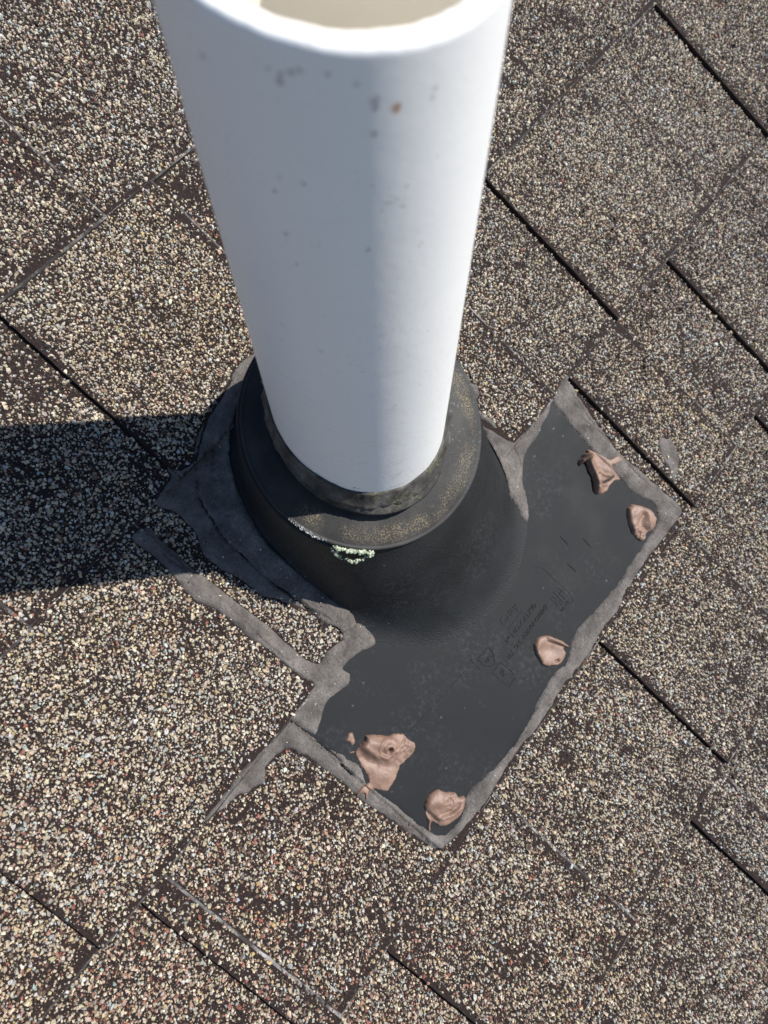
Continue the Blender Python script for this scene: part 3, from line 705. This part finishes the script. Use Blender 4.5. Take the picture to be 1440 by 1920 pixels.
# gasket gripping the pipe: torn, folded lip
lipn = fbm(psi * 14 + 3, psi * 0 + 1, 3, 60, 3) - 0.5
lipf = fbm(psi * 60 + 3, psi * 0 + 1, 3, 62, 3) - 0.5
def gk(off, w, a=1.0, b_=0.0, circ=None):
    ww = np.asarray(w + lipn * a * 4.0 + lipf * b_)
    cu = -ww * TP
    ra = 44.45 * pa + off; rb = 44.45 + off
    if circ: ra = rb = circ
    wob = 1 + (lipf * b_ * 0.02) + lipn * 0.012 * a
    return np.stack([cu + ra * wob * np.cos(psi), rb * wob * np.sin(psi) - (0.6 if circ else 0), ww], 1)
lean = 2.2 * np.cos(psi + 0.9)
g_r = [gk(3.0, 72.5, 0), gk(2.6, 78.5, 0.2), gk(3.8, 82.4, .6, .5), gk(4.2, 84.2, .9, 3.0), gk(4.4, 84.8, .9, 3.4), gk(3.9, 85.6, .8, 1.4), gk(3.1, 87.2, .7, .6), gk(2.6, 88.4, .7, .8),
       gk(2.3, 89.2, .7, 1.0), gk(1.9, 90.4, .6, .9), gk(1.4, 92.6, .6, 1.6), gk(0.8, 93.6, .6, 2.4), gk(-0.3, 93.2, .6, .4)]
V_, F_ = loft(g_r)
make('gasket', V_, F_, M_GASKET, flash, smooth=True)
# second torn layer of the gasket on the side towards the eaves
sel = np.linspace(R(-62), R(14), 70)
lay = []
for off, w in ((2.6, 82.0), (6.0, 79.8), (7.0, 80.2), (6.7, 81.2), (4.6, 83.8), (2.8, 84.6)):
    tpr = np.sin(np.linspace(0, np.pi, 70)) ** 0.35
    j = (fbm(np.degrees(sel), sel * 0 + off, 5, 66, 3) - 0.5)
    rr = off * (0.45 + 0.55 * tpr) + j * 1.1 - 0.3
    ww = w + j * 1.8
    lay.append(np.stack([-ww * TP + (44.45 * pa + rr) * np.cos(sel), (44.45 + rr) * np.sin(sel), ww], 1))
m = 70; V_ = np.concatenate(lay); F_ = []
for i in range(len(lay) - 1):
    k_ = np.arange(m - 1); F_.append(np.stack([i * m + k_, i * m + k_ + 1, (i + 1) * m + k_ + 1, (i + 1) * m + k_], 1))
make('gasket_flap', V_, np.concatenate(F_), M_GASKET, flash, smooth=True)

# ---- moulded lettering and marks of the apron, and a scratch
def text_part(txt, uv0, length, height, name='lettering', shear=0.0, emboss=0.36, weight=0.016, parent=flash):
    cu = bpy.data.curves.new('t', 'FONT'); cu.body = txt; cu.size = 1.0; cu.resolution_u = 3
    cu.extrude = 0.5; cu.shear = shear; cu.offset = weight
    to = bpy.data.objects.new('t', cu); COL.objects.link(to)
    dg = bpy.context.evaluated_depsgraph_get(); dg.update()
    me = bpy.data.meshes.new_from_object(to.evaluated_get(dg))
    bpy.data.objects.remove(to); bpy.data.curves.remove(cu)
    nv_ = len(me.vertices); c_ = np.zeros(nv_ * 3); me.vertices.foreach_get('co', c_); c_ = c_.reshape(-1, 3)
    lo, hi = c_.min(0), c_.max(0)
    x = (c_[:, 0] - lo[0]) / (hi[0] - lo[0]) * length
    y = (c_[:, 1] - lo[1]) / (hi[1] - lo[1]) * height
    uu = uv0[0] - y; vv_ = uv0[1] + x
    ww = plate_h(uu) + c_[:, 2] * 2 * emboss + 0.02
    a = np.array(parent['_a'])
    P_ = (np.stack([uu, vv_, ww], 1) - a) * MM
    me.vertices.foreach_set('co', P_.astype(np.float32).ravel()); me.update()
    me.materials.clear(); me.materials.append(M_PLATE); me.name = name
    o = bpy.data.objects.new(name, me); COL.objects.link(o); o.parent = parent; o['_a'] = list(a)
    return o

def ridge(pts, width, height, name, closed=False, parent=flash):
    """thin raised line with a rounded section"""
    P_ = [np.array(p, float) for p in pts]
    if closed: P_ = P_ + [P_[0]]
    Vv = []; Ff = []
    for i in range(len(P_) - 1):
        d = P_[i + 1] - P_[i]; L = np.hypot(*d)
        if L < 1e-6: continue
        d = d / L; nrm = np.array([-d[1], d[0]])
        b0 = len(Vv)
        for p in (P_[i] - d * width * 0.4, P_[i + 1] + d * width * 0.4):
            for t, h in ((-1, -0.1), (-0.45, height), (0.45, height), (1, -0.1)):
                qq = p + nrm * t * width / 2
                Vv.append((qq[0], qq[1], float(plate_h(qq[0])) + h + 0.02 + 0.003 * (i % 3)))
        for j in range(3): Ff.append((b0 + j, b0 + j + 1, b0 + 5 + j, b0 + 4 + j))
        Ff.append((b0, b0 + 1, b0 + 2, b0 + 3)); Ff.append((b0 + 7, b0 + 6, b0 + 5, b0 + 4))
    return make(name, Vv, Ff, M_PLATE, parent)

text_part('Oatey', (132.6, -5.6), 17.0, 6.6, weight=0.032)
ridge([(134.6, -5.6), (134.6, 11.0)], 0.6, 0.22, 'plate_line')
text_part('3" NO-CALK\u00ae', (141.2, -12.7), 33.5, 3.7)
text_part('U.S. PAT. 4526407 4160347', (148.0, -19.4), 45.5, 2.9, shear=0.25)
text_part('UPC', (137.2, -31.8), 6.0, 2.6)
sh = [(130.6, -34.6), (130.0, -31), (131.2, -29.2), (130.0, -27.4), (131.0, -23.4), (135.5, -24.2), (139.4, -26.8), (141.4, -29.6), (139.6, -32.6), (136.0, -34.6)]
ridge(sh, 0.6, 0.24, 'plate_line', True)
ridge([(143.6, -34.5), (143.5, -25.2), (155.8, -24.9), (156.2, -34.2)], 0.6, 0.24, 'plate_line', True)
text_part('SP', (151.6, -31.6), 4.2, 4.0, shear=0.3)
text_part('2410', (159.4, -34.2), 7.6, 2.0)
text_part('01-16', (158.4, 30.0), 9.0, 2.0)
for (a, b_) in (((146.2, 31.2), (152.2, 31.8)), ((146.0, 33.4), (151.0, 33.6)), ((144.8, 36.0), (154.6, 35.6)), ((146.6, 38.4), (155.0, 38.2)),
                ((145.8, 40.6), (152.4, 41.2)), ((152.6, 29.4), (152.2, 34.4)), ((149.4, 36.2), (149.0, 41.6)), ((154.4, 33.0), (154.6, 37.0))):
    ridge([a, b_], 0.7, 0.25, 'plate_line')
for a, b_ in (((125.1, 69.7), (132.4, 69.4)), ((139.5, 80.8), (147.1, 80.1)), ((141.2, 58.6), (149.0, 58.9))):
    ridge([a, b_], 0.8, 0.45, 'plate_line')
ridge([(122.6, 38.5), (124.0, 41.0), (127.5, 43.2), (154.0, 43.8), (157.6, 43.4), (159.6, 42.2), (160.4, 39.6)], 0.45, 0.16, 'plate_line')
ridge([(134.5, -38.4), (128.5, -38.2), (126.0, -37.4), (125.1, -35.6)], 0.45, 0.22, 'plate_line')
ridge([(121.3, -104.5), (123.0, -94.8), (125.6, -69.0), (128.0, -46.0)], 0.5, 0.12, 'plate_line')  # a scratch across the apron, drawn as a faint raised line

# ------------------------------------------------------------------ spread material: sealant and caulk
def smooth_outline(poly, step, jit, seed, rough=1.0):
    P_ = np.array(poly, float); n = len(P_); out = []
    for i in range(n):
        p0, p1, p2, p3 = P_[i - 1], P_[i], P_[(i + 1) % n], P_[(i + 2) % n]
        m = max(1, int(np.hypot(*(p2 - p1)) / step))
        for t in np.arange(m) / m:
            c_ = 0.5 * ((2 * p1) + (p2 - p0) * t + (2 * p0 - 5 * p1 + 4 * p2 - p3) * t ** 2 + (3 * p1 - p0 - 3 * p2 + p3) * t ** 3)
            l_ = p1 + (p2 - p1) * t
            out.append(0.65 * c_ + 0.35 * l_)
    O = np.array(out)
    T_ = np.roll(O, -1, 0) - np.roll(O, 1, 0); T_ /= np.maximum(np.hypot(T_[:, 0], T_[:, 1]), 1e-6)[:, None]
    nn = np.stack([-T_[:, 1], T_[:, 0]], 1)
    d = (fbm(O[:, 0], O[:, 1], 5.0, seed, 3) - 0.5) * 2 * jit
    d = d + (fbm(O[:, 0], O[:, 1], 2.2, seed + 5, 2) - 0.5) * jit * 1.1 * rough
    return O + nn * d[:, None]

def spread(name, poly, hfun, mat, step=1.0, jit=0.5, seed=0.0, parent=None, cracks=(), skirt=0.9, smooth=True, anchor=None, lines=()):
    """a mass of soft stuff within an outline; hfun(u, v, distance to the edge) gives its upper surface"""
    O = smooth_outline(poly, step, jit, seed)
    lo, hi = O.min(0), O.max(0)
    gu, gv = np.meshgrid(np.arange(lo[0], hi[0], step * 0.866), np.arange(lo[1], hi[1], step), indexing='ij')
    gv = gv + (np.arange(gu.shape[0]) % 2)[:, None] * step * 0.5
    gu = gu.ravel() + rng.normal(0, 0.12 * step, gu.size); gv = gv.ravel() + rng.normal(0, 0.12 * step, gv.size)
    m = in_poly(gu, gv, O); gu, gv = gu[m], gv[m]
    d = dist_line(gu, gv, O); m = d > 0.45 * step
    gu, gv, d = gu[m], gv[m], d[m]
    pts = [Vector((float(a), float(b_))) for a, b_ in O] + [Vector((float(a), float(b_))) for a, b_ in zip(gu, gv)]
    nO = len(O)
    vv_, ee, ff, ov, oe, of = delaunay_2d_cdt(pts, [], [list(range(nO))], 1, 1e-5)
    A = np.array([(p.x, p.y) for p in vv_])
    isb = np.array([any(i < nO for i in o_) for o_ in ov])
    d = dist_line(A[:, 0], A[:, 1], O); d[isb] = 0
    w = hfun(A[:, 0], A[:, 1], d)
    for pl, wd, dp in cracks:
        dd = dist_line(A[:, 0] + (fbm(A[:, 0], A[:, 1], 3, 71) - .5) * 1.6, A[:, 1] + (fbm(A[:, 0], A[:, 1], 3, 73) - .5) * 1.6, pl, False)
        w = w - dp * np.exp(-(dd / wd) ** 2) * (0.5 + fbm(A[:, 0], A[:, 1], 9, 75))
    w = np.where(isb, w - skirt, w)
    faces = [f_ for f_ in ff if len(f_) >= 3]
    return make(name, np.column_stack([A, w]), faces, mat, parent, anchor, smooth)

def seal_h(t, soft, seed, cone=False, ridgey=0.8):
    def f(u, v, d):
        s = support(u, v)
        if cone:
            c_ = cone_h(u, v)
            s = np.maximum(s, np.where(c_ > 0, np.minimum(c_, 40), 0))
        body = t * (1 - np.exp(-d / soft)) * (0.65 + 0.7 * fbm(u, v, 22, seed))
        return s + 0.35 + body + (fbm(u, v, 6, seed + 2) - 0.5) * ridgey * np.clip(d, 0, 1)
    return f

SEAL_GROUP = None
tag(spread('sealant_bead', POLY['border'], seal_h(1.5, 2.4, 80), M_SEAL, 1.1, 1.1, 81,
    cracks=[([(58, -137.5), (62, -136.5), (75, -137), (95, -138), (110, -140)], 0.9, 2.2), ([(66, 158.5), (90, 152.5), (112, 150), (140, 147), (165, 149)], 0.7, 1.6)]),
    'grey sealant smeared around the eaves edge and both ends of the black apron', 'sealant')
tag(spread('sealant_bead', POLY['patch'], seal_h(1.7, 2.4, 84), M_SEAL, 1.15, 0.5, 85,
    cracks=[([(-60, -116), (-30, -113.5), (0, -114), (20, -115.5), (52, -113)], 0.55, 1.5), ([(52, -113), (56, -126), (57, -137)], 0.6, 0.9), ([(44, -83), (56, -84), (60, -75)], 0.5, 0.8)]),
    'long grey sealant strip running up the slope from the lower left corner of the apron', 'sealant')

def ring_h(u, v, d):
    s = support(u, v)
    c_ = cone_h(u, v)
    lo = s + 0.4
    hi_ = np.where(c_ > 0, c_ + 1.2, -9)
    # fillet: follow whichever is higher, with a smooth shoulder between
    k_ = 3.5
    h = np.log(np.exp(np.clip(lo, -20, 40) / k_) + np.exp(np.clip(hi_, -20, 24) / k_)) * k_ - 0.4
    h = np.minimum(h, 6.0 + 2.5 * fbm(u, v, 20, 91))
    return h + 1.3 * (1 - np.exp(-d / 2.6)) * (0.55 + 0.8 * fbm(u, v, 18, 90)) + (fbm(u, v, 6, 92) - 0.5) * 1.0
tag(spread('sealant_bead', POLY['ring'], ring_h, M_SEAL, 1.15, 0.5, 88,
    cracks=[([(-104, -12), (-98, -40), (-86, -62), (-70, -78), (-40, -86), (-5, -86), (20, -84), (40, -80)], 0.7, 1.8), ([(-86, -64), (-98, -84), (-92, -98)], 0.7, 1.4)]),
    'grey sealant collar curving around the shadowed left side of the cone', 'sealant')
tag(spread('sealant_bead', POLY['yjoint'], seal_h(1.6, 2.0, 94, cone=True), M_SEAL, 1.05, 0.45, 95,
    cracks=[([(12, 83), (25, 86), (40, 90), (52, 93)], 1.5, 4.2), ([(56, 93), (64, 90), (76, 84), (84, 76)], 0.6, 1.0), ([(50, 102), (40, 112), (30, 122)], 0.8, 0.5)]),
    'grey sealant forked into a Y between the cone and the upper right of the apron', 'sealant')
def smear_h(u, v, d):
    return shingle_h(u, v) + 0.55 + 0.55 * fbm(u, v, 4, 98) + 0.3 * np.clip(d, 0, 1)
tag(spread('sealant_smear', POLY['smear'], smear_h, M_SEAL, 0.9, 0.9, 97),
    'small thin grey sealant smear on bare shingle granules right of the apron', 'sealant')

# ---- caulk dabs over the fasteners
CG = 'brown caulk dabs over the apron fasteners'
def dab(name, key, label, hf, jit=0.75, step=0.5):
    P_ = POLY[key]
    o = spread(name, P_, hf, M_CAULK, step, jit, {'dab_tr': 3.1, 'dab_r': 6.2, 'dab_m': 9.3, 'dab_l': 12.4, 'dab_b': 15.5}[key], skirt=0.7)
    tag(o, label, 'caulk', CG)
    return o
_BORDER = np.array(POLY['border'])
def bed(u, v):
    """apron or sealant that a dab lies on"""
    u = np.asarray(u, float); v = np.asarray(v, float)
    i = in_poly(u, v, _BORDER)
    return support(u, v) + np.where(i, 0.3 + 2.0 * (1 - np.exp(-dist_line(u, v, _BORDER) / 2.0)), 0)
def cen(key):
    a = np.array(POLY[key]); return (a.min(0) + a.max(0)) / 2
def lobes(u, v, items):
    """sum of soft ridges: (polyline, width, height)"""
    t = 0
    for pl, wd, h in items:
        t = t + h * np.exp(-(dist_line(u, v, pl, False) / wd) ** 2)
    return t

def edge(d, k):
    return 1 - np.exp(-d / k)
def h_tr(u, v, d):
    m = lobes(u, v, [([(104, 128), (107.1, 124.6), (114.7, 120.9), (119.1, 119.3), (123.0, 115.5)], 4.6, 6.0), ([(103.7, 119.5), (102.8, 123.3), (104.6, 128.8)], 1.6, 3.5),
                     ([(116, 130), (124, 134)], 5.0, 1.6), ([(118.9, 123.5), (122.3, 120.2), (126.2, 123.2), (128.4, 128.4), (129.3, 132.2)], 1.0, -1.5),
                     ([(117.6, 126.0), (123, 127.5), (127, 130.5)], 0.9, 1.2), ([(121.0, 118.6), (125.4, 119.8), (128.6, 123.6)], 1.1, 1.1)])
    return bed(u, v) + 0.7 * edge(d, 0.4) + m * edge(d, 0.75) + 0.3 * (fbm(u, v, 2.4, 101) - .5)
def h_r(u, v, d):
    m = 3.7 + lobes(u, v, [([(153.4, 119.8), (158.5, 113.9), (164.5, 111.6)], 2.6, 1.6), ([(164.8, 126.9), (166.3, 119.8), (172.0, 119.7)], 2.4, -2.6), ([(168.5, 128), (173.5, 123.5)], 1.5, 0.9), ([(169.4, 112.7), (173.7, 114.6)], 3.0, -1.5)])
    cr_ = np.exp(-(np.hypot(u - 171, v - 114) / 6) ** 2)
    return bed(u, v) + m * edge(d, 1.1) + (0.35 + 2.2 * cr_) * (fbm(u * 1.4, v, 2.0, 103, 2) - .5)
def h_m(u, v, d):
    m = 2.3 + lobes(u, v, [([(157.0, 1.0), (158.1, -3.0), (162.5, -5.5)], 1.8, 0.9), ([(164, 2), (168, 6)], 4.0, -0.8),
                           ([(160.1, 9.4), (167, 12.0), (173.6, 14.0)], 1.3, 1.5), ([(161.2, 6.9), (167.5, 9.8), (172.9, 12.2)], 0.55, -1.5), ([(174.2, 0.6), (175.2, 2.0)], 0.9, -2.0)])
    return bed(u, v) + m * edge(d, 0.55) + 0.25 * (fbm(u, v, 2.4, 105) - .5)
def h_l(u, v, d):
    rr = np.hypot(u - 117.6, v + 115.0)
    m = lobes(u, v, [([(104.4, -119.0), (109, -117.5), (114, -114.5), (119, -112.0)], 5.0, 4.4), ([(104.6, -123.0), (110.0, -122.6), (116.0, -121.6), (121.0, -119.6)], 2.2, 2.4),
                     ([(108.4, -128.0), (112.9, -127.6), (118.4, -125.8)], 2.0, -0.9), ([(124.5, -129.5), (129, -126)], 4.5, 0.9), 
                     ([(123.8, -100.7), (122.8, -107.3), (121.5, -113.3)], 0.5, -0.7), ([(112, -140), (118, -143)], 2.0, 0.6)])
    an = np.arctan2(v + 115.0, u - 117.6)
    m = m + 0.42 * np.cos(rr * 1.6 + an) * np.exp(-((rr - 4.5) / 3.6) ** 2) - 4.2 * np.exp(-(np.hypot((u - 118.6) * 1.35, v + 114.2) / 1.5) ** 2) 
    rough_ = np.exp(-(np.hypot(u - 126, v + 109) / 8) ** 2)
    return bed(u, v) + 0.9 * edge(d, 0.4) + m * edge(d, 0.8) + (0.25 + 1.3 * rough_) * (fbm(u, v, 1.8, 107, 2) - .5)
def h_b(u, v, d):
    m = 2.4 + lobes(u, v, [([(160, -122), (165, -118)], 4.5, 1.5), ([(172.5, -124.3), (176.6, -118.5), (178.3, -112.0)], 1.3, 1.2), ([(170.6, -123.2), (174.6, -117.2), (176.2, -111.6)], 1.1, -0.9),
                           ([(162.6, -127.6), (167.5, -127.4), (170.8, -127.6)], 1.3, -2.6)])
    rough_ = np.exp(-(np.hypot(u - 170.8, v + 113.3) / 6) ** 2)
    return bed(u, v) + m * edge(d, 1.0) + (0.25 + 1.2 * rough_) * (fbm(u, v, 1.8, 109, 2) - .5)
dab('caulk_dab', 'dab_tr', 'tall folded brown caulk dab at the upper right end of the apron', h_tr)
dab('caulk_dab', 'dab_r', 'round brown caulk dab tucked into the right corner of the apron', h_r)
dab('caulk_dab', 'dab_m', 'thin disc of brown caulk at the middle of the apron eaves edge', h_m)
dab('caulk_dab', 'dab_l', 'large swirled brown caulk dab with a hole, smeared over the lower left edge', h_l)
dab('caulk_dab', 'dab_b', 'fan shaped brown caulk dab in the bottom corner of the apron', h_b)
def h_c(u, v, d):
    return support(u, v) + 1.4 * (1 - np.exp(-d / 0.6)) + 0.7 * (fbm(u * 3, v, 3, 111) - .5)
tag(spread('caulk_crumb', POLY['crumb1'], h_c, M_CAULK, 0.5, 0.4, 112, skirt=0.6), 'small split brown caulk crumb beside the swirled dab, farther from the apron edge', 'caulk', 'caulk crumbs')
tag(spread('caulk_crumb', POLY['crumb2'], h_c, M_CAULK, 0.5, 0.3, 114, skirt=0.6), 'tiny brown caulk crumb beside the swirled dab, next to the grey sealant', 'caulk', 'caulk crumbs')

# ------------------------------------------------------------------ vent pipe
PR, PI_ = 44.45, 38.6
m = 160
th = np.linspace(0, 2 * np.pi, m, endpoint=False)
def top_z(r):
    return 319.5 - 0.17 * r * np.cos(th) - 0.02 * r * np.sin(th) + (fbm(th * 30, th * 0, 7, 120) - 0.5) * 1.1 + (fbm(th * 160, th * 0, 7, 122) - 0.5) * 0.7
def pring(r, z):
    return np.stack([r * np.cos(th), r * np.sin(th), np.broadcast_to(z, (m,))], 1)
prs = [pring(PR, -30.0)] + [pring(PR, z) for z in np.linspace(0, 295, 12)] + [pring(PR, top_z(PR) - 2.4), pring(PR, top_z(PR) - 1.4), pring(PR - 0.5, top_z(PR) - 0.4), pring(PR - 1.3, top_z(PR)),
       pring(PI_ + 1.0, top_z(PI_)), pring(PI_ + 0.3, top_z(PI_) - 0.4), pring(PI_, top_z(PI_) - 1.2), pring(PI_, 200.0), pring(PI_, 90.0), pring(PI_, -30.0)]
V_, F_ = loft(prs)
me = np_mesh('vent_pipe', V_ * MM, F_, True)
me.materials.append(M_PVC); me.materials.append(M_PVC_IN); me.materials.append(M_RIM)
mi = np.zeros(len(F_), np.int32); mi[19 * m:] = 1; mi[16 * m:19 * m] = 2
me.polygons.foreach_set('material_index', mi)
pipe = bpy.data.objects.new('vent_pipe', me); COL.objects.link(pipe)
tag(pipe, 'upright white plastic vent pipe rising out of the black flashing', 'pipe')

# ------------------------------------------------------------------ lichen on the collar rim
def lumps(centres, radii, seed):
    r0 = random.Random(seed); Vv = []; Ff = []
    import bmesh
    bm = bmesh.new(); bmesh.ops.create_icosphere(bm, subdivisions=1, radius=1.0)
    tv = np.array([v_.co[:] for v_ in bm.verts]); tf = np.array([[v_.index for v_ in f_.verts] for f_ in bm.faces]); bm.free()
    for c_, r in zip(centres, radii):
        j = 1 + rng.uniform(-0.28, 0.28, (len(tv), 1))
        s = np.array([r0.uniform(.7, 1.3), r0.uniform(.7, 1.3), r0.uniform(.6, 1.2)])
        Ff.append(tf + len(Vv) * len(tv)); Vv.append(tv * j * s * r + np.array(c_))
    return np.concatenate(Vv), np.concatenate(Ff)
cs, rs = [], []
for i in range(150):
    t = rng.uniform(0, 1); az = R(-64.5 + 18.5 * t)
    env = math.sin(math.pi * min(max(t, 0.03), 0.97)) ** 0.5
    cl = 0.5 + 0.5 * math.sin(t * 37 + 3 * math.sin(t * 11))
    if rng.random() < 0.55: rr = 68.8 + rng.normal(0.7, 0.5) * (0.6 + 0.6 * cl); w = 69.6 + rng.normal(0, 0.5) + 0.9 * cl
    else: rr = 68.6 + 5.4 * env + rng.normal(0, 0.6) * (0.5 + cl); w = 66.8 - 4.2 * env + rng.normal(0, 0.7) + 1.5 * cl
    cs.append((RIM[0] + rr * math.cos(az), RIM[1] + rr * math.sin(az), w)); rs.append(min(1.5, rng.lognormal(-0.5, 0.42)))
V_, F_ = lumps(cs, rs, 3)
tag(make('lichen', V_, F_, M_LICHEN), 'pale green crusty lichen ring growing under the collar rim', 'lichen')
cs, rs = [], []
for i in range(170):
    t = rng.beta(1.4, 1.0); az = R(-88 + 20 * t)
    cs.append((RIM[0] + (67.8 + rng.normal(0, 0.4)) * math.cos(az), RIM[1] + (67.8 + rng.normal(0, 0.4)) * math.sin(az), 70.9 + rng.normal(0, 0.3)))
    rs.append(rng.uniform(0.12, 0.38))
V_, F_ = lumps(cs, rs, 5)
tag(make('lichen_crust', V_, F_, M_CRUST), 'whitish mineral crust along the collar rim left of the lichen', 'crust')

# ------------------------------------------------------------------ grains stuck in the sealant
for o in [x for x in scene.objects if x.name.startswith('sealant_bead')]:
    me = o.data; a = np.array(o['_a'])
    nf = len(me.polygons); cen_ = np.zeros(nf * 3); me.polygons.foreach_get('center', cen_); cen_ = cen_.reshape(-1, 3) / MM + a
    clump = fbm(cen_[:, 0], cen_[:, 1], 14, 140, 2) ** 6
    pk = rng.choice(nf, size=min(nf, max(20, nf // 200)), replace=False, p=clump / clump.sum())
    c_ = cen_[pk]; n = len(pk)
    build_granules(o, c_[:, 0], c_[:, 1], c_[:, 2] - 0.1, rng.uniform(0.35, 0.85, n), np.ones((n, 3)), False, np.full(n, 0.2))

for o in list(scene.objects):
    if '_a' in o: del o['_a']
